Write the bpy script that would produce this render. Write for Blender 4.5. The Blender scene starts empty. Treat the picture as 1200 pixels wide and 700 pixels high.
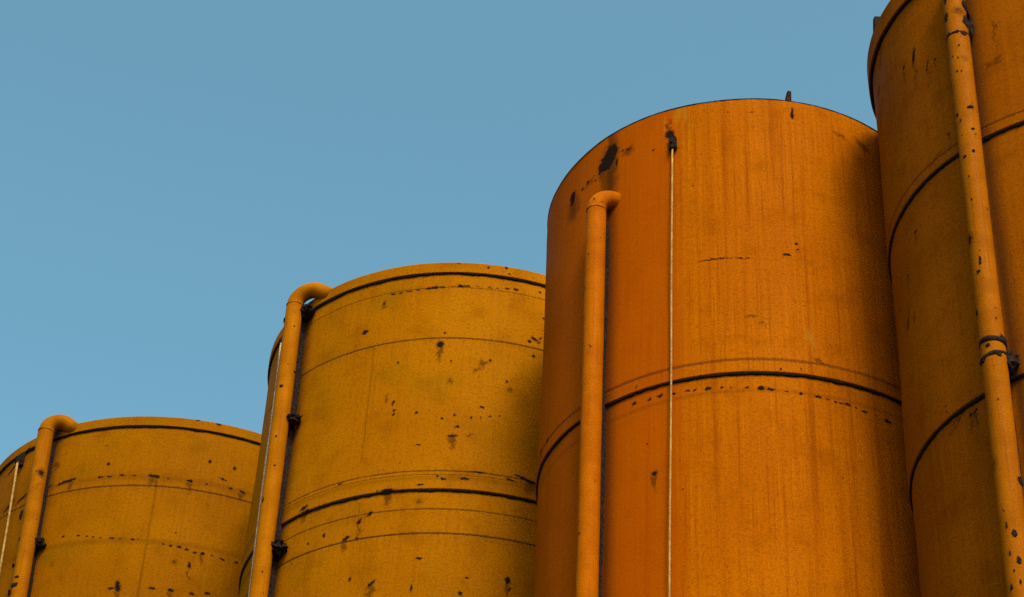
import bpy, math, random
from mathutils import Vector, Matrix, noise as mnoise
import numpy as np

random.seed(7)
PI = math.pi
sc = bpy.context.scene
COL = sc.collection

# ------------------------------------------------------------------ camera model
F_PX, PITCH, ROLL = 2388.25, 0.660987, 0.050625        # focal length in px of a 1200 px wide frame
CAM = Vector((0, 0, 1.6))
U = 2.4                                                # metres per unit of the survey
cp, sp = math.cos(PITCH), math.sin(PITCH)
cr, sr = math.cos(ROLL), math.sin(ROLL)
FW = Vector((0, cp, sp)); UP0 = Vector((0, -sp, cp)); RT0 = Vector((1, 0, 0))
EX = RT0 * cr + UP0 * sr
EY = UP0 * cr - RT0 * sr

def ray(px, py):
    return (FW + EX * ((px - 600) / F_PX) + EY * (-(py - 350) / F_PX)).normalized()

def project(P):
    d = P - CAM; w = d.dot(FW)
    return 600 + F_PX * d.dot(EX) / w, 350 - F_PX * d.dot(EY) / w

cam = bpy.data.cameras.new('camera'); camo = bpy.data.objects.new('camera', cam); COL.objects.link(camo)
cam.sensor_width = 36; cam.lens = F_PX / 1200 * 36; cam.clip_start = .1; cam.clip_end = 8000
camo.matrix_world = Matrix(((EX.x, EY.x, -FW.x, CAM.x), (EX.y, EY.y, -FW.y, CAM.y), (EX.z, EY.z, -FW.z, CAM.z), (0, 0, 0, 1)))
sc.camera = camo

# ------------------------------------------------------------------ survey of the four silos
def survey(x, y, R, h, s): return dict(x=x * s * U, y=y * s * U, R=R * s * U, H=h * s * U + CAM.z, s=s)
S = {
    'A': survey(-1.9551, 10.9278, 1.2035, 6.5668, 1.09),
    'B': survey(-0.1982, 8.5306, 1.0129, 6.0375, 1.17),
    'C': survey(1.1678, 8.1327, 1.0, 6.837, 1.0),
    'D': survey(2.7979, 7.4467, 0.9973, 7.5728, .910),
}
for k, t in S.items():
    t['a0'] = math.atan2(-t['y'], -t['x'])             # the wall's meridian that faces the camera
    d = math.hypot(t['x'], t['y'])
    t['mpp'] = math.sqrt((d - t['R']) ** 2 + (t['H'] - 2) ** 2) / F_PX
def zz(k, h): return h * S[k]['s'] * U + CAM.z

def on_wall(k, px, py, off=0.0):
    """where the line of sight through a point meets the wall: (u, z, theta)"""
    t = S[k]; r = ray(px, py); R = t['R'] + off
    ox, oy = -t['x'], -t['y']
    a = r.x ** 2 + r.y ** 2; b = 2 * (ox * r.x + oy * r.y); c = ox * ox + oy * oy - R * R
    D = b * b - 4 * a * c
    if D < 0: D = 0
    q = (-b - math.sqrt(D)) / (2 * a)
    P = CAM + r * q
    th = math.atan2(P.y - t['y'], P.x - t['x']) - t['a0']
    th = (th + PI) % (2 * PI) - PI
    return th * t['R'], P.z, th
def wall_pt(k, th, z, off=0.0):
    t = S[k]; a = t['a0'] + th; R = t['R'] + off
    return Vector((t['x'] + R * math.cos(a), t['y'] + R * math.sin(a), z))
def theta_for(k, px, z, off):
    """meridian at which a plumb line standing `off` from the wall passes through column px at height z"""
    lo, hi = -1.45, 1.45
    for _ in range(50):
        m = (lo + hi) / 2
        if project(wall_pt(k, m, z, off))[0] < px: lo = m
        else: hi = m
    return (lo + hi) / 2

def pipe_shade(k, p1, p2, off):
    """brown strip painting in the soft shade along the foot of a pipe"""
    z = on_wall(k, *p1, off)[1]; u = theta_for(k, p1[0], z, off) * S[k]['R']
    return [(u, u + .13, (.035, .014, .004), .85)]

# ------------------------------------------------------------------ object helpers
def tag(o, label=None, cat=None, group=None, kind=None):
    if label: o['label'] = label
    if cat: o['category'] = cat
    if group: o['group'] = group
    if kind: o['kind'] = kind
def link(name, verts, faces, mat, parent=None, smooth=True, uvs=None, mats=None, fm=None):
    me = bpy.data.meshes.new(name); me.from_pydata([tuple(v) for v in verts], [], faces)
    for m in (mats or [mat]): me.materials.append(m)
    if fm is not None: me.polygons.foreach_set('material_index', fm)
    if uvs is not None:
        ul = me.uv_layers.new(name='UVMap')
        li = np.zeros(len(me.loops), dtype=np.int32); me.loops.foreach_get('vertex_index', li)
        if callable(uvs): uv = uvs(me, li)
        else: uv = np.array(uvs, dtype=np.float32)[li]
        ul.data.foreach_set('uv', uv.astype(np.float32).ravel())
    if smooth: me.polygons.foreach_set('use_smooth', [True] * len(me.polygons))
    me.update()
    o = bpy.data.objects.new(name, me); COL.objects.link(o)
    if parent is not None:
        o.parent = parent; o.matrix_parent_inverse = parent.matrix_world.inverted()
    return o

def tube(path, r, n=20, wob=0.0, cap=True, seed=0):
    """swept tube through a list of points; r may be a list"""
    V, Fc, uv = [], [], []
    P = [Vector(p) for p in path]
    ref = None; L = 0
    for i, p in enumerate(P):
        tdir = (P[min(i + 1, len(P) - 1)] - P[max(i - 1, 0)]).normalized()
        if ref is None:
            ref = tdir.orthogonal().normalized()
        else:
            ref = (ref - tdir * ref.dot(tdir)).normalized()
        bn = tdir.cross(ref)
        if i: L += (P[i] - P[i - 1]).length
        rr = r[i] if isinstance(r, (list, tuple)) else r
        for j in range(n):
            a = 2 * PI * j / n
            q = rr
            if wob: q += wob * mnoise.noise(Vector((p.x * 3 + seed, p.z * 3, a * 1.3)))
            V.append(p + (ref * math.cos(a) + bn * math.sin(a)) * q)
            uv.append((a * rr + seed * .37, L))
    for i in range(len(P) - 1):
        for j in range(n):
            k = (j + 1) % n
            Fc.append((i * n + j, i * n + k, (i + 1) * n + k, (i + 1) * n + j))
    if cap:
        Fc.append(tuple(range(n - 1, -1, -1))); Fc.append(tuple((len(P) - 1) * n + j for j in range(n)))
    return V, Fc, uv

def box_at(M, sx, sy, sz, bev=.006):
    """small bevelled box in the frame M (4x4)"""
    import bmesh
    bm = bmesh.new(); bmesh.ops.create_cube(bm, size=1)
    for v in bm.verts: v.co = Vector((v.co.x * sx, v.co.y * sy, v.co.z * sz))
    bmesh.ops.bevel(bm, geom=list(bm.edges), offset=min(bev, sx * .3, sy * .3, sz * .3), segments=2, affect='EDGES')
    V = [M @ v.co for v in bm.verts]; Fc = [tuple(v.index for v in f.verts) for f in bm.faces]
    bm.free(); return V, Fc
def merge(*ms):
    V, Fc = [], []
    for v, f in ms:
        o = len(V); V += list(v); Fc += [tuple(i + o for i in q) for q in f]
    return V, Fc
def wall_frame(k, th, z, off):
    """x along the wall, y outwards, z up"""
    t = S[k]; a = t['a0'] + th
    n = Vector((math.cos(a), math.sin(a), 0)); tx = Vector((-math.sin(a), math.cos(a), 0)); p = wall_pt(k, th, z, off)
    return Matrix(((tx.x, n.x, 0, p.x), (tx.y, n.y, 0, p.y), (0, 0, 1, p.z), (0, 0, 0, 1)))

# ------------------------------------------------------------------ material helpers
class NT:
    def __init__(s, name):
        s.m = bpy.data.materials.new(name); s.m.use_nodes = True
        s.t = s.m.node_tree; s.n = s.t.nodes; s.l = s.t.links
        s.b = s.n['Principled BSDF']
    def put(s, sock, v):
        if isinstance(v, bpy.types.NodeSocket): s.l.new(v, sock)
        else: sock.default_value = v
    def math(s, op, a, b=0.0, c=0.0, clamp=False):
        n = s.n.new('ShaderNodeMath'); n.operation = op; n.use_clamp = clamp
        for i, v in enumerate((a, b, c)): s.put(n.inputs[i], v)
        return n.outputs[0]
    def vm(s, op, a, b=(0, 0, 0), c=None):
        n = s.n.new('ShaderNodeVectorMath'); n.operation = op
        s.put(n.inputs[0], a); s.put(n.inputs[1], b)
        if c is not None: s.put(n.inputs[2], c)
        return n.outputs['Value'] if op in ('LENGTH', 'DOT_PRODUCT') else n.outputs[0]
    def scaled(s, v, k): return s.vm('MULTIPLY', v, k)
    def noise(s, v, scale, detail=3, rough=.55, dist=0.0, col=False):
        n = s.n.new('ShaderNodeTexNoise'); s.put(n.inputs['Vector'], v)
        n.inputs['Scale'].default_value = scale; n.inputs['Detail'].default_value = detail
        n.inputs['Roughness'].default_value = rough; n.inputs['Distortion'].default_value = dist
        return n.outputs['Color'] if col else n.outputs['Fac']
    def voro(s, v, scale, rnd=1.0, feat='F1', out='Distance'):
        n = s.n.new('ShaderNodeTexVoronoi'); s.put(n.inputs['Vector'], v); n.feature = feat
        n.inputs['Scale'].default_value = scale; n.inputs['Randomness'].default_value = rnd
        return n.outputs[out]
    def ramp(s, v, a, b, lo=0.0, hi=1.0, smooth=True):
        n = s.n.new('ShaderNodeMapRange'); n.interpolation_type = 'SMOOTHSTEP' if smooth else 'LINEAR'
        s.put(n.inputs[0], v)
        for i, q in zip((1, 2, 3, 4), (a, b, lo, hi)): s.put(n.inputs[i], q)
        return n.outputs[0]
    def mix(s, fac, a, b, mode='MIX'):
        n = s.n.new('ShaderNodeMix'); n.data_type = 'RGBA'; n.blend_type = mode
        s.put(n.inputs['Factor'], fac)
        for q, v in ((6, a), (7, b)):
            s.put(n.inputs[q], v if isinstance(v, bpy.types.NodeSocket) else (*v, 1) if len(v) == 3 else v)
        return n.outputs[2]
    def maxx(s, items):
        items = [i for i in items if i is not None]
        if not items: return 0.0
        o = items[0]
        for i in items[1:]: o = s.math('MAXIMUM', o, i)
        return o
    def uv(s): return s.n.new('ShaderNodeUVMap').outputs[0]
    def objco(s): return s.n.new('ShaderNodeTexCoord').outputs['Object']

BLACK = (.0055, .0052, .0048)
BROWN = (.060, .019, .0012)

def silo_paint(name, k, base, alt, olive, streak=1.0, speck=1.0, spots=(), browns=(), pales=(), lines=(), rows=(), welds=(), bands=(), olive_amt=.5, seed=0.0):
    """worn enamel on rolled plate. UV = metres round the wall and metres up"""
    N = NT(name); uv0 = N.uv()
    uv = N.vm('ADD', uv0, (seed * 13.7, seed * 7.3, 0))
    # jitter that gives every chip a ragged outline
    j1 = N.vm('MULTIPLY_ADD', N.noise(uv, 7, 5, .7, col=True), (.26, .26, 0), (-.13, -.13, 0))
    j2 = N.vm('MULTIPLY_ADD', N.noise(uv, 26, 3, .7, col=True), (.075, .075, 0), (-.0375, -.0375, 0))
    j3 = N.vm('MULTIPLY_ADD', N.noise(uv, 38, 2, .6, col=True), (.024, .024, 0), (-.012, -.012, 0))
    uvl = N.vm('ADD', uv0, j3)                           # nearly straight, for welds
    uvj = N.vm('ADD', N.vm('ADD', uv0, j1), j2)          # big, ragged
    uvs = N.vm('ADD', uv0, j2)                           # small, slightly ragged
    big = N.noise(uv, .55, 3, .5); med = N.noise(uv, 2.3, 4, .6); fine = N.noise(uv, 22, 3, .65)
    grain = N.noise(uv, 52, 4, .85)
    stk = N.noise(N.scaled(uv, (7.0, .16, 1)), 1.0, 5, .65)
    stk2 = N.noise(N.scaled(uv, (26.0, .5, 1)), 1.0, 4, .7)
    col = N.mix(N.ramp(big, .36, .64), base, alt)
    col = N.mix(N.math('MULTIPLY', N.ramp(N.noise(N.vm('ADD', uv, (31, 17, 0)), .9, 5, .62), .52, .72), olive_amt), col, olive)
    # rain-washed streaks: some darker and redder, some paler
    col = N.mix(N.math('MULTIPLY', N.ramp(stk, .52, .74), .50 * streak), col, (base[0] * .55, base[1] * .40, base[2] * .5))
    col = N.mix(N.math('MULTIPLY', N.ramp(stk2, .52, .70), .45 * streak), col, (base[0] * .45, base[1] * .36, base[2] * .6))
    col = N.mix(N.math('MULTIPLY', N.ramp(stk2, .48, .30), .45 * streak), col, (min(1, base[0] * 1.2), base[1] * 1.35, base[2]))
    # grime, blotchy
    col = N.mix(N.math('MULTIPLY', N.ramp(med, .48, .72), .40), col, (base[0] * .50, base[1] * .42, base[2] * .8))
    col = N.mix(N.math('MULTIPLY', N.ramp(fine, .48, .72), .45), col, (base[0] * .45, base[1] * .38, .003))
    col = N.mix(.52, col, N.mix(N.ramp(grain, .27, .73), (.42, .40, .38), (1.5, 1.52, 1.5)), 'MULTIPLY')
    for (u0, u1, c, amt) in bands:                       # soft-edged vertical strips of another tone
        sx = N.n.new('ShaderNodeSeparateXYZ'); N.put(sx.inputs[0], uvs)
        a = N.math('MULTIPLY', N.ramp(sx.outputs[0], u0 - .05, u0 + .03), N.ramp(sx.outputs[0], u1 - .16, u1 + .10, 1, 0))
        col = N.mix(N.math('MULTIPLY', a, amt), col, c)
    sep = N.n.new('ShaderNodeSeparateXYZ'); N.put(sep.inputs[0], uvl); X, Z = sep.outputs[0], sep.outputs[1]
    sep2 = N.n.new('ShaderNodeSeparateXYZ'); N.put(sep2.inputs[0], uvj); ZJ = sep2.outputs[1]
    # masks are folded in one at a time, each new one over what came before
    acc = dict(chip=0.0, dark=0.0, brown=0.0, pale=0.0, groove=0.0)
    def fold(key, m): acc[key] = N.math('MAXIMUM', acc[key], m)
    turned = {}
    def turn(which, q):                                  # the wall coordinates turned by q * 0.25 rad
        if (which, q) not in turned:
            src = uvj if which else uvs
            if q == 0: turned[which, q] = src
            else:
                c, d = math.cos(q * .25), math.sin(q * .25)
                cb = N.n.new('ShaderNodeCombineXYZ')
                N.put(cb.inputs[0], N.vm('DOT_PRODUCT', src, (c, d, 0))); N.put(cb.inputs[1], N.vm('DOT_PRODUCT', src, (-d, c, 0)))
                turned[which, q] = cb.outputs[0]
        return turned[which, q]
    along = N.noise(N.scaled(uv, (1.6, .0, 1)), 1.0, 4, .7)
    along2 = N.noise(N.scaled(uv, (9.0, 1.0, 1)), 1.0, 2, .5)
    def line_mask(z0, w, soft, zsrc):
        d = N.math('ABSOLUTE', N.math('SUBTRACT', zsrc, z0))
        return N.ramp(d, w + soft, max(0, w - soft))
    def spread(L, key):
        for (u, z, a, b, rot) in L:
            q = int(round(rot / .25)); c, d = math.cos(q * .25), math.sin(q * .25)
            co = turn(1 if (min(a, b) > .06 or key == 'brown') else 0, q)
            ln = N.vm('LENGTH', N.vm('MULTIPLY_ADD', co, (1 / a, 1 / b, 0), (-(u * c + z * d) / a, -(-u * d + z * c) / b, 0)))
            n = N.n.new('ShaderNodeMapRange'); n.interpolation_type = 'LINEAR'
            N.put(n.inputs[0], ln)
            for i, v in zip((1, 2, 3, 4), ((2.1, .55) if key == 'chip' else (1.5, .5)) + (acc[key], 1.0)): N.put(n.inputs[i], v)
            acc[key] = n.outputs[0]
    runs = sorted([q for q in spots if q[2] < .13 and q[2] < 4 * q[3]], key=lambda q: -q[2] * q[3])[:9]  # rust has run down from the biggest chips
    browns = list(browns) + [(q[0], q[1] - q[3] * 1.6 - .05, q[2] * .75, q[3] * 1.6 + .07, 0.0) for q in runs]
    spread(spots, 'chip'); spread(browns, 'brown'); spread(pales, 'pale')
    if spots:
        ch = N.math('ADD', acc['chip'], N.math('MULTIPLY_ADD', fine, .26, -.13))
        fold('dark', N.ramp(ch, .64, .78)); fold('brown', N.math('MULTIPLY', N.ramp(ch, .18, .72), .8))
    for (z0, w, cover, strength) in lines:               # hairline rust along a horizontal weld
        m = line_mask(z0, w, w * .6 + .003, Z); fold('groove', m)
        brk = N.ramp(along, .62 - cover * .5, .72 - cover * .5)
        g = N.math('MULTIPLY', N.math('MULTIPLY', m, N.math('MULTIPLY_ADD', brk, .75, .25)), strength)
        fold('dark', g)
        halo = N.math('MULTIPLY', line_mask(z0 - .03, .06, .06, Z), .35 * strength); fold('brown', N.math('MULTIPLY', halo, N.ramp(stk2, .40, .65)))
    for (z0, w, cover, off) in rows:                     # peeling dashes along a riveted row
        n1 = N.noise(N.scaled(N.vm('ADD', uv, (off, 0, 0)), (5.0, 2.0, 1)), 1.0, 3, .6)
        n2 = N.noise(N.scaled(N.vm('ADD', uv, (off * 2, 0, 0)), (.55, 0, 1)), 1.0, 1, .5)
        th = N.math('ADD', N.math('MULTIPLY', n2, .5), n1)
        m = N.math('MULTIPLY', line_mask(z0, w, w * .5, ZJ), N.ramp(th, 1.02 - cover * .35, 1.08 - cover * .35)); fold('dark', m)
        fold('brown', N.math('MULTIPLY', line_mask(z0 - .02, w * 2.2, w * 2, Z), .35))
    for (u0, z1, z2, w, strength) in welds:              # vertical welds
        d = N.math('ABSOLUTE', N.math('SUBTRACT', X, u0))
        m = N.math('MULTIPLY', N.ramp(d, w * 1.6, w * .4), N.math('MULTIPLY', N.ramp(Z, z1 - .05, z1 + .05), N.ramp(Z, z2 - .02, z2 + .02, 1, 0)))
        fold('groove', m); fold('brown', N.math('MULTIPLY', m, strength))
    # scattered rust pin-holes and chips, denser in dirty patches
    vs = N.vm('ADD', uv, j2)
    cl = N.ramp(N.noise(N.vm('ADD', uv, (3, 5, 0)), .8, 4, .65), .48, .70)
    v1 = N.voro(vs, 5.5); c1 = N.voro(vs, 5.5, out='Color')
    sc1 = N.n.new('ShaderNodeSeparateColor'); N.put(sc1.inputs[0], c1)
    pick = N.ramp(sc1.outputs[0], 1 - .17 * speck, 1 - .15 * speck)
    sz = N.math('MULTIPLY_ADD', N.math('POWER', sc1.outputs[1], 3), .17, .06)
    chips = N.math('MULTIPLY', N.ramp(v1, sz, N.math('MULTIPLY', sz, .6)), N.math('MULTIPLY', pick, cl))
    v2 = N.voro(vs, 15); c2 = N.voro(vs, 15, out='Color'); sc2 = N.n.new('ShaderNodeSeparateColor'); N.put(sc2.inputs[0], c2)
    pins = N.math('MULTIPLY', N.ramp(v2, .20, .10), N.math('MULTIPLY', N.ramp(sc2.outputs[0], 1 - .09 * speck, 1 - .07 * speck), N.math('MULTIPLY_ADD', cl, .8, .2)))
    fold('dark', N.math('MULTIPLY', chips, .9)); fold('dark', N.math('MULTIPLY', pins, .75))
    fold('brown', N.math('MULTIPLY', N.ramp(v1, N.math('MULTIPLY', sz, 2.4), sz), N.math('MULTIPLY', N.math('MULTIPLY', pick, cl), .55)))
    D = acc['dark']; B = acc['brown']
    if pales: col = N.mix(N.math('MULTIPLY', acc['pale'], N.math('MULTIPLY', N.ramp(stk2, .30, .60), .42)), col, (.30, .16, .012))
    col = N.mix(N.math('MULTIPLY', B, .75), col, BROWN)
    col = N.mix(D, col, N.mix(fine, BLACK, (.020, .010, .004)))
    N.put(N.b.inputs['Base Color'], col)
    N.put(N.b.inputs['Roughness'], N.math('ADD', N.ramp(med, .3, .7, .42, .60), N.math('MULTIPLY', D, .3), clamp=True))
    N.b.inputs['Specular IOR Level'].default_value = .003
    h = N.math('MULTIPLY_ADD', fine, .0018, N.math('MULTIPLY', med, .006))
    h = N.math('ADD', h, N.math('MULTIPLY', grain, .0005))
    h = N.math('SUBTRACT', h, N.math('MULTIPLY', N.math('MAXIMUM', acc['groove'], D), .006))
    bp = N.n.new('ShaderNodeBump'); bp.inputs['Strength'].default_value = .7; bp.inputs['Distance'].default_value = 1.0
    N.put(bp.inputs['Height'], h); N.put(N.b.inputs['Normal'], bp.outputs[0])
    return N.m

def pipe_paint(name, base, rust=.5, seed=0.0):
    N = NT(name); uv = N.vm('ADD', N.uv(), (seed * 5.1, seed * 3.3, 0))
    fine = N.noise(uv, 20, 4, .65); med = N.noise(uv, 3, 4, .6)
    grain = N.noise(uv, 60, 4, .85)
    stk = N.noise(N.scaled(uv, (30, .6, 1)), 1.0, 4, .65)
    col = N.mix(N.ramp(med, .35, .65), base, (base[0] * .82, base[1] * .78, base[2]))
    col = N.mix(N.math('MULTIPLY', N.ramp(stk, .5, .72), .5), col, (base[0] * .5, base[1] * .42, base[2] * .6))
    col = N.mix(.70, col, N.mix(N.ramp(grain, .25, .75), (.5, .5, .5), (1.4, 1.4, 1.4)), 'MULTIPLY')
    j = N.vm('MULTIPLY_ADD', N.noise(uv, 30, 3, .6, col=True), (.08, .08, 0), (-.04, -.04, 0))
    vs = N.vm('ADD', N.scaled(uv, (1, .8, 1)), j)
    v = N.voro(vs, 6.0); c = N.voro(vs, 6.0, out='Color')
    sc1 = N.n.new('ShaderNodeSeparateColor'); N.put(sc1.inputs[0], c)
    cl = N.ramp(N.noise(uv, .9, 3, .6), .40, .62)
    sz = N.math('MULTIPLY_ADD', N.math('POWER', sc1.outputs[1], 2), .24, .08)
    chip = N.math('MULTIPLY', N.ramp(v, sz, N.math('MULTIPLY', sz, .65)), N.math('MULTIPLY', N.ramp(sc1.outputs[0], 1 - .42 * rust, 1 - .40 * rust), cl))
    v2 = N.voro(vs, 22); c2 = N.voro(vs, 22, out='Color'); sc2 = N.n.new('ShaderNodeSeparateColor'); N.put(sc2.inputs[0], c2)
    pin = N.math('MULTIPLY', N.ramp(v2, .26, .12), N.ramp(sc2.outputs[0], 1 - .13 * rust, 1 - .11 * rust))
    halo = N.math('MULTIPLY', N.ramp(v, N.math('MULTIPLY', sz, 2.0), sz), N.math('MULTIPLY', N.ramp(sc1.outputs[0], 1 - .42 * rust, 1 - .40 * rust), cl))
    col = N.mix(N.math('MULTIPLY', halo, .6), col, BROWN)
    D = N.math('MAXIMUM', chip, pin)
    col = N.mix(D, col, N.mix(fine, BLACK, (.026, .012, .004)))
    N.put(N.b.inputs['Base Color'], col)
    N.put(N.b.inputs['Roughness'], N.math('ADD', N.ramp(med, .3, .7, .40, .56), N.math('MULTIPLY', D, .3), clamp=True))
    N.b.inputs['Specular IOR Level'].default_value = .008
    bp = N.n.new('ShaderNodeBump'); bp.inputs['Strength'].default_value = .7; bp.inputs['Distance'].default_value = 1
    N.put(bp.inputs['Height'], N.math('SUBTRACT', N.math('MULTIPLY', fine, .002), N.math('MULTIPLY', D, .005)))
    N.put(N.b.inputs['Normal'], bp.outputs[0])
    return N.m

def simple(name, a, b, scale, rough=.8, spec=.3, metal=0.0, bump=.004):
    N = NT(name); p = N.objco(); n = N.noise(p, scale, 5, .65)
    N.put(N.b.inputs['Base Color'], N.mix(N.ramp(n, .35, .65), a, b))
    N.put(N.b.inputs['Roughness'], N.ramp(n, .3, .7, rough - .1, rough + .1)); N.b.inputs['Specular IOR Level'].default_value = spec
    N.b.inputs['Metallic'].default_value = metal
    bp = N.n.new('ShaderNodeBump'); bp.inputs['Strength'].default_value = .6; bp.inputs['Distance'].default_value = 1
    N.put(bp.inputs['Height'], N.math('MULTIPLY', n, bump)); N.put(N.b.inputs['Normal'], bp.outputs[0])
    return N.m
M_RUST = simple('rusted_steel', BLACK, (.030, .016, .009), 30, .9, .06)
M_GAP_SHADE = simple('gap_shade', (.006, .0065, .007), (.016, .011, .008), 12, .9, .06)  # near-black that paints the shade in the gaps at laps and rims
M_ROOF = simple('roof_paint', (.30, .14, .010), (.22, .09, .010), 3, .7)
M_CABLE_PALE = simple('cream_rope', (.34, .215, .035), (.23, .125, .015), 9, .7)
M_CABLE_GREY = simple('grey_rope', (.34, .29, .19), (.22, .17, .09), 9, .7)

# ------------------------------------------------------------------ the tell-tale marks of each wall, surveyed on the photograph
def spot(k, px, py, w, h, tilt=0.0):
    """a chip of w x h photo pixels (half sizes) at px,py, as (u, z, half width, half height, rotation) on the wall"""
    u, z, th = on_wall(k, px, py)
    P = wall_pt(k, th, z); m = (P - CAM).length / F_PX
    el = math.atan2(z - CAM.z, math.hypot(P.x, P.y))
    cu = max(.3, math.cos(th)); cz = math.cos(el)
    kq = .72 + .22 * math.sin(px * 12.9 + py * 78.2)
    return (u, z, kq * w * m / cu, kq * h * m / cz, tilt)
def zrow(k, px, py): return on_wall(k, px, py)[1]
def ucol(k, px, py): return on_wall(k, px, py)[0]
R_ = math.radians

seam = {'A': [], 'B': [zz('B', 4.7754)], 'C': [zz('C', 5.2111)], 'D': [zz('D', 6.2896), zz('D', 4.9655)]}

spotsA = [spot('A', *a) for a in [
    (138, 688, 3, 7, .2), (130, 690, 5, 2), (178, 690, 3.5, 1.6), (200, 692.5, 4, 1.8), (225, 696.5, 4, 2.2), (243, 696, 3, 1.6),
    (246, 541, 1.6, 2.0), (275, 549, 2, 2.4), (127, 544, 1.8, 1.6), (222, 663, 2, 4, .3), (206, 625, 1.6, 1), (149, 666, 1.2, 1),
    (74, 629.5, 2.5, 1.2), (92, 628.5, 2, 1.0), (102, 629, 2, 1.2), (109, 630, 2.5, 1.3), (118, 630.5, 1.6, 1), (131, 631, 3, 1.1), (141, 632, 2, 1), (155, 633, 3, 1.3), (162, 632.5, 1.5, 1),
    (191, 638, 2.4, 1.8), (200, 640, 2.2, 1.6), (210, 641.5, 2.6, 1.6), (219, 644.5, 3, 1.6), (228, 648, 2.6, 1.7), (237, 649.5, 2.6, 2), (248, 652, 2.2, 1.5), (260, 656, 2.4, 1.4), (277, 660, 2.2, 1.8), (284, 661, 1.6, 1.4),
    (25, 585, 6, 1.8, .45), (10, 594, 7, 1.8, .5), (232, 494, 4, 1.1, -.1), (256, 499, 2.5, 1.2), (58, 571, 5, 1.6, .3), (73, 566.5, 8, 2, .25), (84, 563, 6, 2.2, .2),
    (118, 559.5, 6, 2), (128, 558.5, 5, 1.8), (143, 557, 4, 1.3), (158, 557, 5, 1.5), (178, 557.5, 5, 1.8), (184, 559, 4, 1.8), (197, 561, 2, .9),
    (223, 564, 4, 1.6, -.1), (242, 567.5, 3, 1), (262, 562, 5, 1.2, -.2), (270, 572.5, 4.5, 1.5, -.2), (284, 576.5, 4.5, 1.4, -.2), (14, 551, 5, 2.0, .6), (34, 529, 6, 2, .6)]]
brownsA = [spot('A', *a) for a in [(125, 523, 3, 2), (66, 545, 5, 6)]]
matA = silo_paint('ochre_enamel', 'A', (0.2415, 0.0880, 0.00028), (0.2070, 0.0715, 0.00028), (0.1380, 0.0676, 0.00069), .45, 1.3, spotsA, brownsA, (),
                  lines=[(zrow('A', 164, 569.2), .012, .8, .75)], rows=[(zrow('A', 164, 632.6), .018, .15, 3.0), (zrow('A', 150, 558), .02, .1, 8.0)],
                  welds=[(ucol('A', 183, 571), zrow('A', 165, 700) - 2, zrow('A', 183, 571), .016, .45)], olive_amt=.75, seed=1.0, bands=pipe_shade('A', (54.5, 503), (22, 697), .225))

spotsB = [spot('B', *a) for a in [
    (516, 403.5, 4.2, 3.8), (521.5, 390.5, 3, 2.5), (626, 397, 4, 1.5, -.5), (634, 397, 4, 1.2, .8), (632, 402, 3, 1.6, .6), (621, 400, 2, 1.4, .4), (625, 417.5, 1.5, 2), (575, 422.5, 2.2, 2.6, .3), (594, 447.5, 1.6, 1.6), (529, 423.5, 1.5, 1.2), (466, 425, 1.2, 1.2),
    (530.5, 511.5, 5, 1.6, .05), (536, 501, 2.5, 2), (490, 522.5, 3.5, 1.2, .1), (513, 559.5, 3.5, 1.6), (519, 562.5, 3, 1.4), (544, 562.8, 7, 1.6, -.05), (598, 563.7, 6, 1.8, -.15), (609, 560.5, 6, 1.2, -.2), (620, 566, 8, 1.8, -.2), (560, 555, 9, 1.0, -.06), (493, 570, 4, 1, .1),
    (552, 490.5, 1.4, 1.3), (563, 490.2, 1.4, 1.3), (574, 488.8, 1.4, 1.3), (585.5, 488, 1.6, 1.4), (488, 484, 3, 2.2, .6), (518, 491, 1.6, 1.2), (532, 487, 1.5, 1.3), (461, 486, 1.5, 1.3), (565, 478, 2.5, 1, .1), (536, 500.5, 3, 1.8, .3),
    (433.5, 603, 6, 2.6, .65), (435, 684, 6, 1.8, .7), (410, 679, 2.6, 3), (405, 632, 4, 2.0, .3), (418, 631, 2, 1.8), (421, 612, 2, 4, -.4), (361, 638, 2.2, 2.2), (380, 628, 1.2, 3), (358, 597, 4.5, 2, .35), (362, 599.5, 3.5, 2, .2), (400, 569, 4, 1.4, .2), (443, 577, 2, 2), (455, 576.5, 7, 1.8, .05),
    (361, 392, 1.6, 1.6), (428, 389, 2.6, 2, .3), (450, 356, 1.6, 3), (460, 474, 1.5, 3), (461, 471, 2.2, 2), (462, 481, 2.2, 1.6), (427, 390, 4, 2.8, .5),
    (593, 316, 1.5, 2, .3), (596, 323, 2.5, 2), (572, 315.5, 1.6, 1.2), (538, 310.8, 5, .9), (632.5, 343, 2.4, 1.8), (637, 373.5, 1.6, 1.4),
    (490, 340.5, 4, 1.3), (502, 338.8, 3.5, 1.3), (510, 337.4, 4.4, 1.6), (519, 336.7, 3, 1.3), (531, 336.3, 3, 1.2), (540, 335.5, 3.6, 1.5), (548, 335.4, 3.2, 1.3), (560, 335.8, 2, .9), (574, 337, 4.2, 1.6), (583, 337.6, 2, .9), (595, 338.6, 5, 1.9), (605, 339.3, 3.4, 1.6), (480, 341.8, 4, 1.1), (470, 343.5, 3, 1.0), (461, 345, 3, 1),
    (539, 696, 3, 3.6, .2), (597, 691, 2.6, 3, .3), (595, 681, 3, 4), (547, 678, 2, 1.4), (491, 655, 4, 1.2), (482, 690, 1.2, 4)]]
brownsB = [spot('B', *a) for a in [(528, 447, 3.6, 3.4), (597, 459, 3.6, 3.2), (567, 427, 8, 5, .5), (450, 358, 4, 6), (550, 512, 5, 2.6), (454, 468, 3, 12), (630, 400, 7, 5), (560, 434, 5, 2, .4)]]
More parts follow.
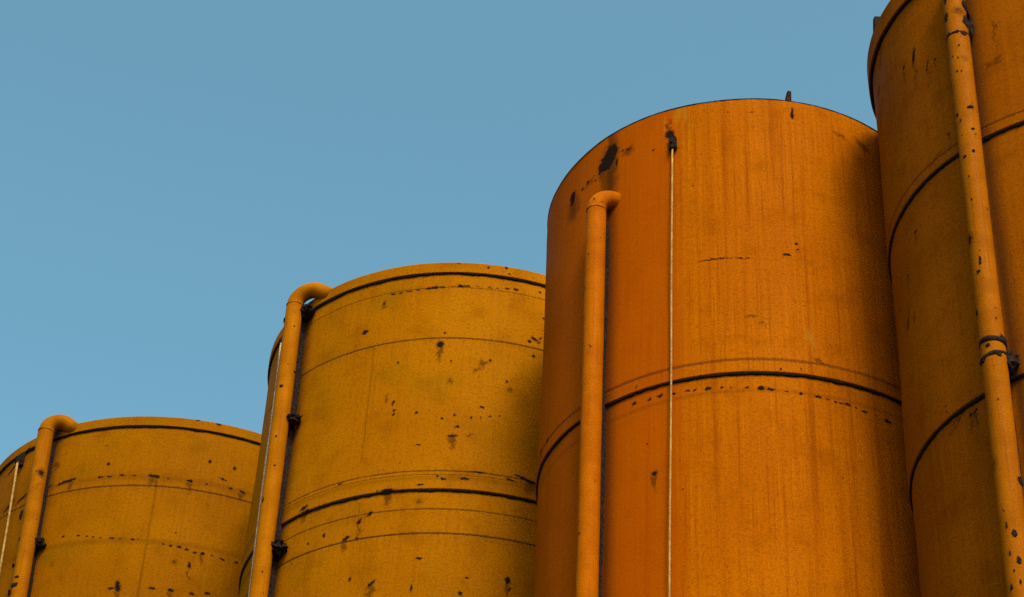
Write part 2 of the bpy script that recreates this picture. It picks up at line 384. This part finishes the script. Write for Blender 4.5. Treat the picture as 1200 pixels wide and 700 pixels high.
matB = silo_paint('yellow_enamel', 'B', (0.2982, 0.1090, 0.00028), (0.2662, 0.0915, 0.00028), (0.1775, 0.0887, 0.00071), .40, 1.1, spotsB, brownsB, (),
                  lines=[(zz('B', 5.6007), .012, .75, .7), (zz('B', 4.5544), .012, .85, .8), (zrow('B', 520, 597), .010, .45, .6), (zrow('B', 480, 554.3), .009, .45, .7), (zrow('B', 520, 558), .007, .2, .6), (zrow('B', 505, 338), .007, .5, .5)],
                  rows=[(zrow('B', 520, 559), .018, .12, 5.0)],
                  welds=[(ucol('B', 437, 410), zz('B', 4.7754) + .5, zz('B', 5.6007), .014, .30), (ucol('B', 420, 600), zz('B', 4.5544), zz('B', 4.7754) - .1, .012, .3)], olive_amt=.65, seed=2.0, bands=pipe_shade('B', (343, 380), (304.5, 685), .215))

rowC = [(743, 473), (761, 468), (773, 464.5), (790, 461), (806, 458), (814, 457.5), (829, 456), (846, 454.5), (858, 454.3), (876, 454.5), (892, 455), (903.5, 456), (922, 458), (939, 461), (959, 465), (971, 468), (980, 471), (986, 472), (994, 474), (1004, 478), (1014, 482.5), (1027, 487), (1040, 494)]
rowCw = [1.25 * q for q in (2.2, 2.4, 3, 2.4, 2.6, 1.6, 3.4, 3, 2.4, 2, 3.4, 2.8, 1.6, 2.6, 3, 1.6, 2, 3, 3, 1.6, 3, 2, 4)]
spotsC = [spot('C', *a) for a in [
    (713, 187, 9, 13, -.55), (718, 178, 4.5, 7, -.2), (706, 196, 6, 5, -.5), (671, 231.5, 6, 9.5, 0), (671, 238, 4, 5, .2), (730, 177, 3, 1.6, .3), (737, 175.5, 4, 1.6, .2), (723, 192, 1.6, 5), (696, 206, 1.6, 2.4), (689, 214, 2, 2.4), (683, 222, 1.6, 1.6), (698, 212, 1.5, 2), (703, 203, 2, 3, -.5),
    (785, 158, 5, 5), (788, 164, 3.5, 6, .2), (791, 172, 2.2, 3.6), (766, 176.5, 1.5, 1), (812, 217.5, 1.2, 1), (833.5, 185, 1, 1),
    (928, 131, 2.3, 7.5), (928, 137, 2.1, 3), (853, 132, 1.2, 1), (880, 132, 7, .8),
    (838, 304, 22, .9, .02), (872, 303, 9, .6), (922, 298.5, 5, 1.5, -.05), (933.5, 286, 1.6, 1.6), (922, 289, 1.6, .9), (935, 293, 1, .9),
    (767, 555, 3.4, 2.8, -.3), (678.5, 629.5, 2.2, 2.4), (644, 517, 2.2, 5, -.4), (637, 530, 1.4, 3), (747, 455, 1, 3.5), (801, 514.5, 1.2, 1), (800.5, 574.5, 1.2, 1), (758, 520, 1.2, 1), (834, 303, 1, 1),
    (915, 434, 1.4, 1.2), (938, 435, 1.2, 3)]] + [spot('C', x, y, w, w * .48, 0) for (x, y), w in zip(rowC, rowCw)]
brownsC = [spot('C', *a) for a in [(712, 199, 14, 13, -.5), (672, 246, 8, 14), (895, 381, 6, 2), (880, 371, 5, 2), (790, 176, 6, 6), (783, 150, 3, 9), (962, 427, 14, 2, -.15), (736, 178, 8, 5, .3), (715, 205, 8, 24), (690, 216, 9, 5, .5), (985, 160, 14, 2.2, -.35), (1010, 170, 12, 3, -.5)]]
palesC = [spot('C', *a) for a in [(803, 132, 3, 14), (796, 130, 2.4, 10), (792, 138, 4, 12), (812, 145, 1.6, 16, -.1), (779, 146, 1.4, 12, .1), (948, 397, 6, 10, .2)]]
matC = silo_paint('orange_enamel', 'C', (0.336, 0.0925, 0.00022), (0.306, 0.0790, 0.00022), (0.2664, 0.0806, 0.00043), 1.15, .30, spotsC, brownsC, palesC,
                  lines=[(zrow('C', 883, 423), .018, .55, .5)], rows=[(zrow('C', 903, 456), .010, .1, 2.0)],
                  bands=[(ucol('C', 640, 400) - 2, ucol('C', 800, 400), (0.2664, 0.0474, 0.00022), .66)] + pipe_shade('C', (697.5, 300), (688, 690), .20), olive_amt=.35, seed=3.0)  # redder strip over the wall left of the cable

spotsD = [spot('D', *a) for a in [(1030, 106, 5, 1.6, .5), (1057, 165, 1.5, 2), (1071, 66, 1.6, 8, -.3), (1060, 79, 1.4, 4, -.6), (1096, 70, 1.4, 1.2), (1113, 158, 2.2, 1.6, .4), (1143, 482, 7, 2.4, .5), (1137, 487, 4, 1.8, .5), (1111, 477, 1.6, 1.4), (1112, 484, 1.3, 1.2), (1072, 272, 1.5, 1.5), (1063, 324, 1.1, 4), (1087, 77, 1, 8, -.2)]]
brownsD = [spot('D', *a) for a in [(1064, 378, 2.6, 17, -.35), (1071, 372, 2, 12, -.3), (1100, 382, 1.6, 9, -.9), (1032, 68, 2.2, 13, -.5), (1170, 70, 5, 4), (1160, 76, 6, 3), (1165, 40, 2.5, 40), (1120, 496, 24, 4, .55), (1098, 187, 20, 2, .55)]]
matD = silo_paint('golden_brown_enamel', 'D', (0.232, 0.0640, 0.00050), (0.198, 0.0510, 0.00050), (0.187, 0.0620, 0.00084), .7, .45, spotsD, brownsD, (),
                  lines=[(zrow('D', 1100, 187), .014, .7, .5)], rows=[], olive_amt=.2, seed=4.0, bands=pipe_shade('D', (1119, 10), (1192, 660), .19))
MAT = dict(A=matA, B=matB, C=matC, D=matD)
PIPE = dict(A=pipe_paint('ochre_pipe_enamel', (0.2730, 0.0936, 0.00047), .5, 1), B=pipe_paint('yellow_pipe_enamel', (0.3120, 0.1076, 0.00047), .42, 2), C=pipe_paint('orange_pipe_enamel', (0.3432, 0.0920, 0.00023), .14, 3), D=pipe_paint('rust_flecked_enamel', (0.2808, 0.0874, 0.00117), .8, 4))

# ------------------------------------------------------------------ silo body
LAP = .028
LIP = dict(A=.035, B=.035, C=0.0, D=.045)              # how far the rim band stands out
LIPH = {'A': zz('A', 6.5668) - zz('A', 6.5063), 'B': zz('B', 6.0375) - zz('B', 5.9799), 'C': 0, 'D': .26}

def wob(k, th, z):
    s = 'ABCD'.index(k) * 11.3
    return .015 * mnoise.noise(Vector((math.cos(th) * 1.6 + s, math.sin(th) * 1.6, z * .55))) + .0035 * mnoise.noise(Vector((math.cos(th) * 6 + s, math.sin(th) * 6, z * 2.2)))

def ring_rows(k, rows, nseg, jag=None):
    """rows: list of (offset from R, z)"""
    t = S[k]; V = []; uv = []
    for (o, z) in rows:
        for j in range(nseg):
            th = 2 * PI * j / nseg - PI
            V.append(wall_pt(k, th, z, o + wob(k, th, z))); uv.append((th * t['R'], z))
    Fc = []
    for i in range(len(rows) - 1):
        for j in range(nseg):
            q = (j + 1) % nseg
            Fc.append((i * nseg + j, i * nseg + q, (i + 1) * nseg + q, (i + 1) * nseg + j))
    return V, Fc, uv
def cyl_uv(k, nseg, nrows, uvl):
    arr = np.array(uvl, dtype=np.float32)
    per = 2 * PI * S[k]['R']
    def f(me, li):
        uv = arr[li].copy()
        x = uv[:, 0].reshape(-1, 4); jump = (x.max(1) - x.min(1)) > per / 2
        x[jump] = np.where(x[jump] < 0, x[jump] + per, x[jump])
        uv[:, 0] = x.ravel(); return uv
    return f

LABEL = {
    'A': 'ochre steel silo at far left, smallest in view, with black dashed rust rows',
    'B': 'yellow steel silo with a raised rim band, second from the left',
    'C': 'orange steel silo without rim band, two big black rust patches near its top',
    'D': 'dark brownish orange silo cut off by the right edge, carrying the rust-flecked pipe',
}
root = {}
for k in 'ABCD':
    t = S[k]
    e = bpy.data.objects.new('silo', None); COL.objects.link(e); e.location = (t['x'], t['y'], 0)
    e.empty_display_size = 1
    bpy.context.view_layer.update()
    tag(e, LABEL[k], 'silo', 'painted steel silos standing in a row'); root[k] = e
bpy.context.view_layer.update()
for k in 'ABCD':
    t = S[k]; H = t['H']; ns = 288
    sm = sorted(seam[k])
    zs = list(np.linspace(-.3, H - 9.5, 8)) + list(np.arange(H - 9.3, H - .02, .14))
    zs = [z for z in zs if all(abs(z - s) > .09 for s in sm)]
    rows = []
    def off(z):
        o = 0
        for s in sm:
            if z >= s: o = max(o, LAP * max(0, 1 - (z - s) / 1.6) ** 1.2)
        return o
    pts = [(off(z), z) for z in zs]
    for s in sm: pts += [(0.0, s - .06), (0.0, s - .0015), (LAP, s), (LAP, s + .012), (off(s + .07), s + .07)]
    pts.sort(key=lambda q: q[1])
    pts.append((0.0, H))
    V, Fc, uvl = ring_rows(k, pts, ns)
    link('shell', V, Fc, MAT[k], root[k], True, cyl_uv(k, ns, len(pts), uvl))
    # shallow conical roof
    V = [wall_pt(k, 2 * PI * j / 96, H - .004, .004) for j in range(96)] + [wall_pt(k, 2 * PI * j / 96, H + .03 - .012, -.3) for j in range(96)] + [Vector((t['x'], t['y'], H + .12))]
    Fc = [(j, (j + 1) % 96, 96 + (j + 1) % 96, 96 + j) for j in range(96)] + [(96 + j, 96 + (j + 1) % 96, 192) for j in range(96)]
    link('roof', V, Fc, M_ROOF, root[k], False)
    if LIP[k]:
        l, h = LIP[k], LIPH[k]
        pts = [(.001, H - h), (l - .004, H - h), (l, H - h + .006), (l, H - h * .5), (l, H - .008), (l - .006, H + .004), (.0, H + .006)]
        V, Fc, uvl = ring_rows(k, pts, ns)
        link('rim_band', V, Fc, MAT[k], root[k], False, cyl_uv(k, ns, len(pts), uvl))
    # dark rings added for the shaded gaps below the laps and the rim band
    joints = [(s, LAP, 1.0) for s in sm] + ([(H - LIPH[k], LIP[k], .85)] if LIP[k] else [(H + .01, .003, .3)])
    for (s, o, wgt) in joints:
        V, Fc, uvl = [], [], []
        n = 480; m = 8
        for i in range(n):
            th = 2 * PI * i / n - PI
            g = mnoise.noise(Vector((math.cos(th) * 5 + s, math.sin(th) * 5, s))) * .5 + mnoise.noise(Vector((math.cos(th) * 26, math.sin(th) * 26, s))) * .45 + mnoise.noise(Vector((math.cos(th) * 80, math.sin(th) * 80, s))) * .25
            hh = max(.004, (.018 + .017 * g)) * wgt; rr = .42 * o + .004 + .004 * g
            for q in range(m):
                a = 2 * PI * q / m
                V.append(wall_pt(k, th, s - .6 * hh + hh * math.sin(a), wob(k, th, s) + .2 * o + rr * math.cos(a)))
        for i in range(n):
            for q in range(m):
                i2, q2 = (i + 1) % n, (q + 1) % m
                Fc.append((i * m + q, i2 * m + q, i2 * m + q2, i * m + q2))
        link('joint_shade', V, Fc, M_GAP_SHADE, root[k], True)

# ------------------------------------------------------------------ fill pipes
def plumb(k, p1, p2, off):
    """a nearly plumb line `off` from the wall through two photo points: returns theta(z)"""
    z1 = on_wall(k, *p1, off)[1]; z2 = on_wall(k, *p2, off)[1]
    t1 = theta_for(k, p1[0], z1, off); t2 = theta_for(k, p2[0], z2, off)
    for _ in range(4):                                  # settle both heights
        for w_ in (1, 2):
            zq, tq, pq = (z1, t1, p1) if w_ == 1 else (z2, t2, p2)
            P = wall_pt(k, tq, zq, off); el = math.atan2(zq - CAM.z, math.hypot(P.x, P.y))
            zq += (project(P)[1] - pq[1]) * (P - CAM).length / F_PX / math.cos(el)
            tq = theta_for(k, pq[0], zq, off)
            if w_ == 1: z1, t1 = zq, tq
            else: z2, t2 = zq, tq
    g = (t1 - t2) / (z1 - z2)
    return lambda z: t1 + g * (z - z1)
def z_at(k, fth, off, py):
    lo, hi = 2.0, S[k]['H'] + 3
    for _ in range(50):
        m = (lo + hi) / 2
        if project(wall_pt(k, fth(m), m, off))[1] > py: lo = m
        else: hi = m
    return (lo + hi) / 2
pipes = {}
def build_pipe(k, p1, p2, r, off, py_top, px_end=None, seed=0):
    fth = plumb(k, p1, p2, off); z = z_at(k, fth, off, py_top)
    wv = lambda q: off + .004 * mnoise.noise(Vector((q * .7, seed, 0)))
    zs = list(np.linspace(.3, z - 6, 5)) + list(np.arange(z - 5.5, z - .05, .4))
    if px_end is None:
        path = [wall_pt(k, fth(q), q, wv(q)) for q in zs]; rad = [r] * len(path); zb = z
    else:
        over = k != 'C'                                # A and B bend over and down into the rim, C turns level into the wall
        amax = R_(128) if over else PI / 2
        rb = .215 if over else .22; zb = z - rb
        for _ in range(4):
            B = wall_pt(k, fth(zb), zb, off)
            te = theta_for(k, px_end, zb + rb * math.sin(amax), LIP[k] * .5)
            E_ = wall_pt(k, te, z, LIP[k] * .5 if over else -.05); D_ = Vector((E_.x - B.x, E_.y - B.y, 0)); Ln = D_.length; D_.normalize()
            if over: rb = min(.26, max(.16, Ln / (1 - math.cos(amax)))); zb = z - rb
        path = [wall_pt(k, fth(q), q, wv(q)) for q in zs if q < zb - .06]
        rad = [r] * len(path)
        n = 18
        for i in range(n + 1):
            a = amax * i / n
            path.append(B + Vector((0, 0, rb * math.sin(a))) + D_ * (rb * (1 - math.cos(a)))); rad.append(r * .97)
        tl = (path[-1] - path[-2]).normalized()
        path.append(path[-1] + tl * (max(0, Ln - rb) + .02 if not over else .18)); rad.append(r * .96)
    V, Fc, uv = tube(path, rad, 28, .004, True, seed)
    o = link('fill_pipe', V, Fc, PIPE[k], root[k], True, uv)
    pipes[k] = (fth, zb, r, off, o)
# two photo points on the axis, radius, stand-off, crown of the elbow, where it enters the wall
build_pipe('A', (54.5, 503), (22, 697), .119, .225, 493.0, 81, 1)
build_pipe('B', (343, 380), (304.5, 685), .114, .215, 343.0, 377, 2)
build_pipe('C', (697.5, 300), (688, 690), .114, .20, 229.5, 721, 3)
build_pipe('D', (1119, 10), (1192, 660), .113, .19, -70, None, 4)

def pipe_z(k, py): return z_at(k, pipes[k][0], pipes[k][3], py)
def collar(k, py, r2, h, name='weld_collar', mat=None, wobv=.004, tilt=0.0):
    fth, z, r, off, o = pipes[k]; q = pipe_z(k, py) if py is not None else z - .01
    pth = [wall_pt(k, fth(q), q + d, off) for d in (-h / 2, -h / 4, 0, h / 4, h / 2)]
    V, Fc, uv = tube(pth, [r + .001, r + r2 * .8, r + r2, r + r2 * .8, r + .001], 28, wobv, True, 9)
    if tilt: V = [v + Vector((0, 0, tilt * (v.x - pth[2].x))) for v in V]
    return link(name, V, Fc, mat or PIPE[k], o, True, uv)
for k in 'ABC': collar(k, None, .006, .03)
# dark strip added for each pipe's shade, between the pipe and the wall
for k, top in (('A', .12), ('B', .12), ('C', .12), ('D', 0)):
    fth, z, r, off, o = pipes[k]
    V, Fc = [], []; w = .020; q0, q1 = .3, z - top
    n = int((q1 - q0) / .08)
    for i in range(n + 1):
        q = q0 + (q1 - q0) * i / n
        M = wall_frame(k, fth(q), q, 0)
        e = [.010 * mnoise.noise(Vector((q * 6, c * 9.1, 0))) + .006 * mnoise.noise(Vector((q * 19, c * 5.1, 3))) for c in range(4)]
        for (x, y, ee) in ((-w, -.02, e[0]), (w, -.02, e[1]), (w, off - r * .7, e[1]), (-w, off - r * .7, e[0])):
            V.append(M @ Vector((x + ee, y, 0)))
    for i in range(n):
        for c in range(4):
            d = (c + 1) % 4
            Fc.append((i * 4 + c, i * 4 + d, (i + 1) * 4 + d, (i + 1) * 4 + c))
    Fc += [(3, 2, 1, 0), (n * 4, n * 4 + 1, n * 4 + 2, n * 4 + 3)]
    link('pipe_shade_strip', V, Fc, M_RUST, root[k], False)

def lump(c, ax, ay, az, sx, sy, sz, seed):
    import bmesh
    bm = bmesh.new(); bmesh.ops.create_icosphere(bm, subdivisions=3, radius=1)
    V = []
    for v in bm.verts:
        n_ = 1 + .55 * mnoise.noise(v.co * 2.2 + Vector((seed, 0, 0))) + .35 * mnoise.noise(v.co * 5 + Vector((0, seed, 0)))
        p = v.co * n_; V.append(c + ax * (p.x * sx) + ay * (p.y * sy) + az * (p.z * sz))
    Fc = [tuple(v.index for v in f.verts) for f in bm.faces]; bm.free(); return V, Fc
def scale_on_pipe(k, L):
    """blistered rust scale standing on a pipe: (column, row, half width px, half height px)"""
    fth, z, r, off, o = pipes[k]
    for n_, (px, py, w, h) in enumerate(L):
        q = pipe_z(k, py); c = wall_pt(k, fth(q), q, off); m = (c - CAM).length / F_PX
        view = Vector((CAM.x - c.x, CAM.y - c.y, 0)).normalized(); e = Vector((-view.y, view.x, 0))
        d = (px - project(c)[0]) * m; dd = max(-r, min(r, d))
        nrm = (e * dd + view * math.sqrt(max(0, r * r - dd * dd))).normalized()
        tx = Vector((-nrm.y, nrm.x, 0))
        f_ = max(.35, abs(tx.dot(e)))
        V, Fc = lump(c + nrm * (r * .985) + e * (d - dd), tx, Vector((0, 0, 1)), nrm, w * m / f_ * .62, h * m / .78 * .66, .010 + .25 * max(0, abs(d) - r), n_ * 3.7)
        link('rust_scale', V, Fc, M_RUST, o, False)
scale_on_pipe('D', [(1110, 24, 3, 8), (1109, 6, 2.5, 5), (1113, 45, 3.5, 3), (1122, 46, 5, 2.2), (1131, 12, 4, 10), (1133, 32, 4, 9), (1130, 48, 4, 4), (1137, 42, 3, 7), (1127, 3, 4, 3), (1134, 22, 5, 4),
    (1125, 62, 1.6, 1.4), (1124, 76, 1.4, 1.4), (1118, 72, 1.4, 1.2), (1123, 91, 2, 1.3), (1128, 92, 1.3, 1.3), (1139, 134, 4, 3), (1136, 135, 3, 2), (1123, 139, 2, 3), (1127, 147, 1.3, 2.5), (1141, 160, 3, 2), (1132, 190, 3.4, 1.8), (1142, 186, 2.8, 2.6), (1137, 214, 1.2, 1.5),
    (1140, 241, 1.5, 1.8), (1150, 312, 2, 6), (1148, 325, 3.5, 2.4), (1150, 316, 2.5, 3), (1146, 368, 1.2, 6), (1168, 381, 1.3, 1.4), (1171, 476, 1.5, 1.2), (1196, 568, 4.5, 6), (1190, 633, 4.5, 6.5), (1195, 664, 4, 6), (1187, 694, 3, 4), (1197, 690, 2, 4), (1181, 622, 1.8, 5), (1185, 655, 1.6, 4), (1190, 676, 1.4, 2)])
scale_on_pipe('B', [(329, 458, 3, 2.2), (344, 388, 1.4, 1.1), (323, 517, 1.6, 1.6), (308, 590, 1.4, 4), (345, 437, 1.4, 1), (321, 551, 2, 1.2), (333, 377, 2, 3)])
scale_on_pipe('A', [(16, 690, 5, 3.5), (11, 697, 4, 3), (16, 665, 2.5, 2), (25, 606, 1.6, 7), (23, 634, 1.6, 3), (42, 557, 1.2, 1.2), (19, 681, 3, 2)])
scale_on_pipe('C', [(679, 629.5, 1.4, 1.6), (696, 240, 1.4, .8)])

def side_plate(k, px, py, w, h, seed):
    """rust-eaten tie plate that shows beside the pipe, welded to the wall"""
    fth, z, r, off, o = pipes[k]; q = pipe_z(k, py); th = fth(q); c = wall_pt(k, th, q, off)
    m = (c - CAM).length / F_PX
    M = wall_frame(k, th, q, off * .45)
    view = Vector((CAM.x - c.x, CAM.y - c.y, 0)).normalized(); e = Vector((-view.y, view.x, 0))
    x = ((px - project(M.translation)[0]) * m) / M.col[0].xyz.dot(e)
    A_, B_, C_ = M.col[0].xyz, M.col[2].xyz, M.col[1].xyz
    # a corroded tie: a flat ragged plate, swollen where it meets the wall
    V, Fc = lump(M @ Vector((x * .6, 0, 0)), A_, C_, B_, abs(x) * .55 + w * m * .4, off * .45, h * m * .85, seed)
    V2, F2 = box_at(M @ Matrix.Translation((x * .4, 0, 0)), abs(x) * .9 + w * m * .5, off * .6, h * m * .7, .012)
    V2 = [v + Vector((mnoise.noise(v * 12), mnoise.noise(v * 12 + Vector((5, 0, 0))), mnoise.noise(v * 12 + Vector((0, 7, 0))))) * .03 for v in V2]
    V, Fc = merge((V, Fc), (V2, F2))
    return link('pipe_bracket', V, Fc, M_RUST, o, False)
side_plate('B', 346, 492, 5, 7, 1); side_plate('B', 328, 642, 6, 9, 2); side_plate('B', 362, 366, 4, 7, 3); side_plate('A', 47, 633, 4, 7, 4)
side_plate('D', 1186, 425, 11, 20, 5); side_plate('D', 1136, 26, 5, 24, 6)
collar('D', 405, .014, .06, 'pipe_clamp', M_RUST, .018, -.12); collar('D', 421, .012, .05, 'pipe_clamp', M_RUST, .018, .2); collar('D', 46, .006, .025, 'weld_collar', M_RUST, .008)
scale_on_pipe('D', [(1153, 425, 4, 6), (1176, 402, 5, 4), (1159, 412, 4, 3), (1172, 424, 4, 3)])

# ------------------------------------------------------------------ lugs on the roofs
def lug(k, px, py, w, h, d, lean=0.0):
    u, z, th = on_wall(k, px, py)
    H = S[k]['H']
    M = wall_frame(k, th, H + h / 2 + .005, -.03)
    V, Fc = box_at(M @ Matrix.Rotation(lean, 4, 'Y'), w, d, h, .012)
    zt = H + h
    V = [v + Vector((0, 0, (v.z - H) * .0)) for v in V]
    # the blade narrows upwards on one side
    Mi = M.inverted()
    def taper(v):
        l = Mi @ v; f = (l.z + h / 2) / h
        return M @ Vector((w / 2 + (l.x - w / 2) * (1 - .55 * f), l.y, l.z))
    V = [taper(v) for v in V]
    V = [v + Vector((mnoise.noise(v * 20), mnoise.noise(v * 20 + Vector((5, 0, 0))), 0)) * .008 for v in V]
    return link('lifting_lug', V, Fc, M_RUST, root[k], False)
lug('C', 924, 121, .085, .19, .06)
lug('D', 1027, 36, .14, .22, .12)

# ------------------------------------------------------------------ hanging cables
def cable(k, p1, p2, off, r, mat, label, hookw=.08):
    fth = plumb(k, p1, p2, off); z = z_at(k, fth, off, p1[1]); th = fth(z)
    path = [wall_pt(k, fth(q), q, off + .012 * math.sin(q * .55 + p1[0]) + .006 * math.sin(q * 1.7)) for q in np.linspace(.4, z, 40)]
    V, Fc, uv = tube(path, r, 10, .0, True, 3)
    o = link('cable', V, Fc, mat, None, True)
    tag(o, label, 'cable', 'cables hanging down the silo walls')
    # hook bracket bolted to the wall, part of the silo
    a = box_at(wall_frame(k, th, z + .05, .03), hookw * 1.2, .055, hookw * 2.4, .012)
    b = box_at(wall_frame(k, th, z + .04, off / 2 + .02), hookw * .35, off + .03, hookw * .6, .008)
    c = box_at(wall_frame(k, th, z - .01, off), hookw * .4, hookw * .4, .08, .008)
    V, Fc = merge(a, b, c)
    V = [v + Vector((mnoise.noise(v * 18), mnoise.noise(v * 18 + Vector((5, 0, 0))), mnoise.noise(v * 18 + Vector((0, 7, 0))))) * .016 for v in V]
    link('cable_hook', V, Fc, M_RUST, root[k], False)
cable('C', (787.3, 170), (785.2, 698), .07, .0115, M_CABLE_PALE, 'thin cream cable hanging down the middle of the smooth orange silo')
cable('B', (329.3, 402), (291, 697), .07, .016, M_CABLE_GREY, 'pale cable hanging just left of the yellow silo\'s pipe')
cable('A', (20, 540), (0, 664), .10, .018, M_CABLE_PALE, 'yellowish cable hanging at the left edge of the photo beside the smallest silo\'s pipe', .10)

# ------------------------------------------------------------------ ground
gN = NT('gravel_yard'); p = gN.objco()
gN.put(gN.b.inputs['Base Color'], gN.mix(gN.ramp(gN.noise(p, 1.5, 6, .7), .3, .7), (.06, .054, .045), (.11, .10, .085))); gN.b.inputs['Roughness'].default_value = .95
bp = gN.n.new('ShaderNodeBump'); bp.inputs['Distance'].default_value = .05; gN.put(bp.inputs['Height'], gN.noise(p, 14, 4, .7)); gN.put(gN.b.inputs['Normal'], bp.outputs[0])
g = link('ground', [(-3000, -3000, 0), (3000, -3000, 0), (3000, 3000, 0), (-3000, 3000, 0)], [(0, 1, 2, 3)], gN.m, None, False)
tag(g, kind='structure')

# ------------------------------------------------------------------ light
SUN_EL, SUN_AZ = R_(48), R_(166)      # compass style: 0 = +Y, clockwise; behind the camera
w = bpy.data.worlds.new('World'); sc.world = w; w.use_nodes = True
wn, wl = w.node_tree.nodes, w.node_tree.links
bg = wn['Background']; sky = wn.new('ShaderNodeTexSky'); sky.sky_type = 'NISHITA'; sky.sun_disc = False
sky.sun_elevation = SUN_EL; sky.sun_rotation = SUN_AZ; sky.altitude = 100
sky.air_density = 1.0; sky.dust_density = 5.0; sky.ozone_density = 1.0
hs = wn.new('ShaderNodeHueSaturation'); hs.inputs['Saturation'].default_value = 1.17; hs.inputs['Hue'].default_value = .459
wl.new(sky.outputs[0], hs.inputs['Color']); wl.new(hs.outputs[0], bg.inputs[0]); bg.inputs[1].default_value = .147
sd = bpy.data.lights.new('sun', 'SUN'); so = bpy.data.objects.new('sun', sd); COL.objects.link(so)
sd.energy = 2.3; sd.angle = R_(15); sd.color = (1, .93, .82)
dirv = Vector((math.sin(SUN_AZ) * math.cos(SUN_EL), math.cos(SUN_AZ) * math.cos(SUN_EL), math.sin(SUN_EL)))
so.rotation_euler = dirv.to_track_quat('Z', 'Y').to_euler(); so.location = dirv * 60

sc.view_settings.view_transform = 'Standard'; sc.view_settings.look = 'None'; sc.view_settings.gamma = 1.0
sc.view_settings.use_curve_mapping = False; sc.view_settings.exposure = 0.62
sc.cycles.use_denoising = False; sc.cycles.max_bounces = 6; sc.cycles.diffuse_bounces = 3
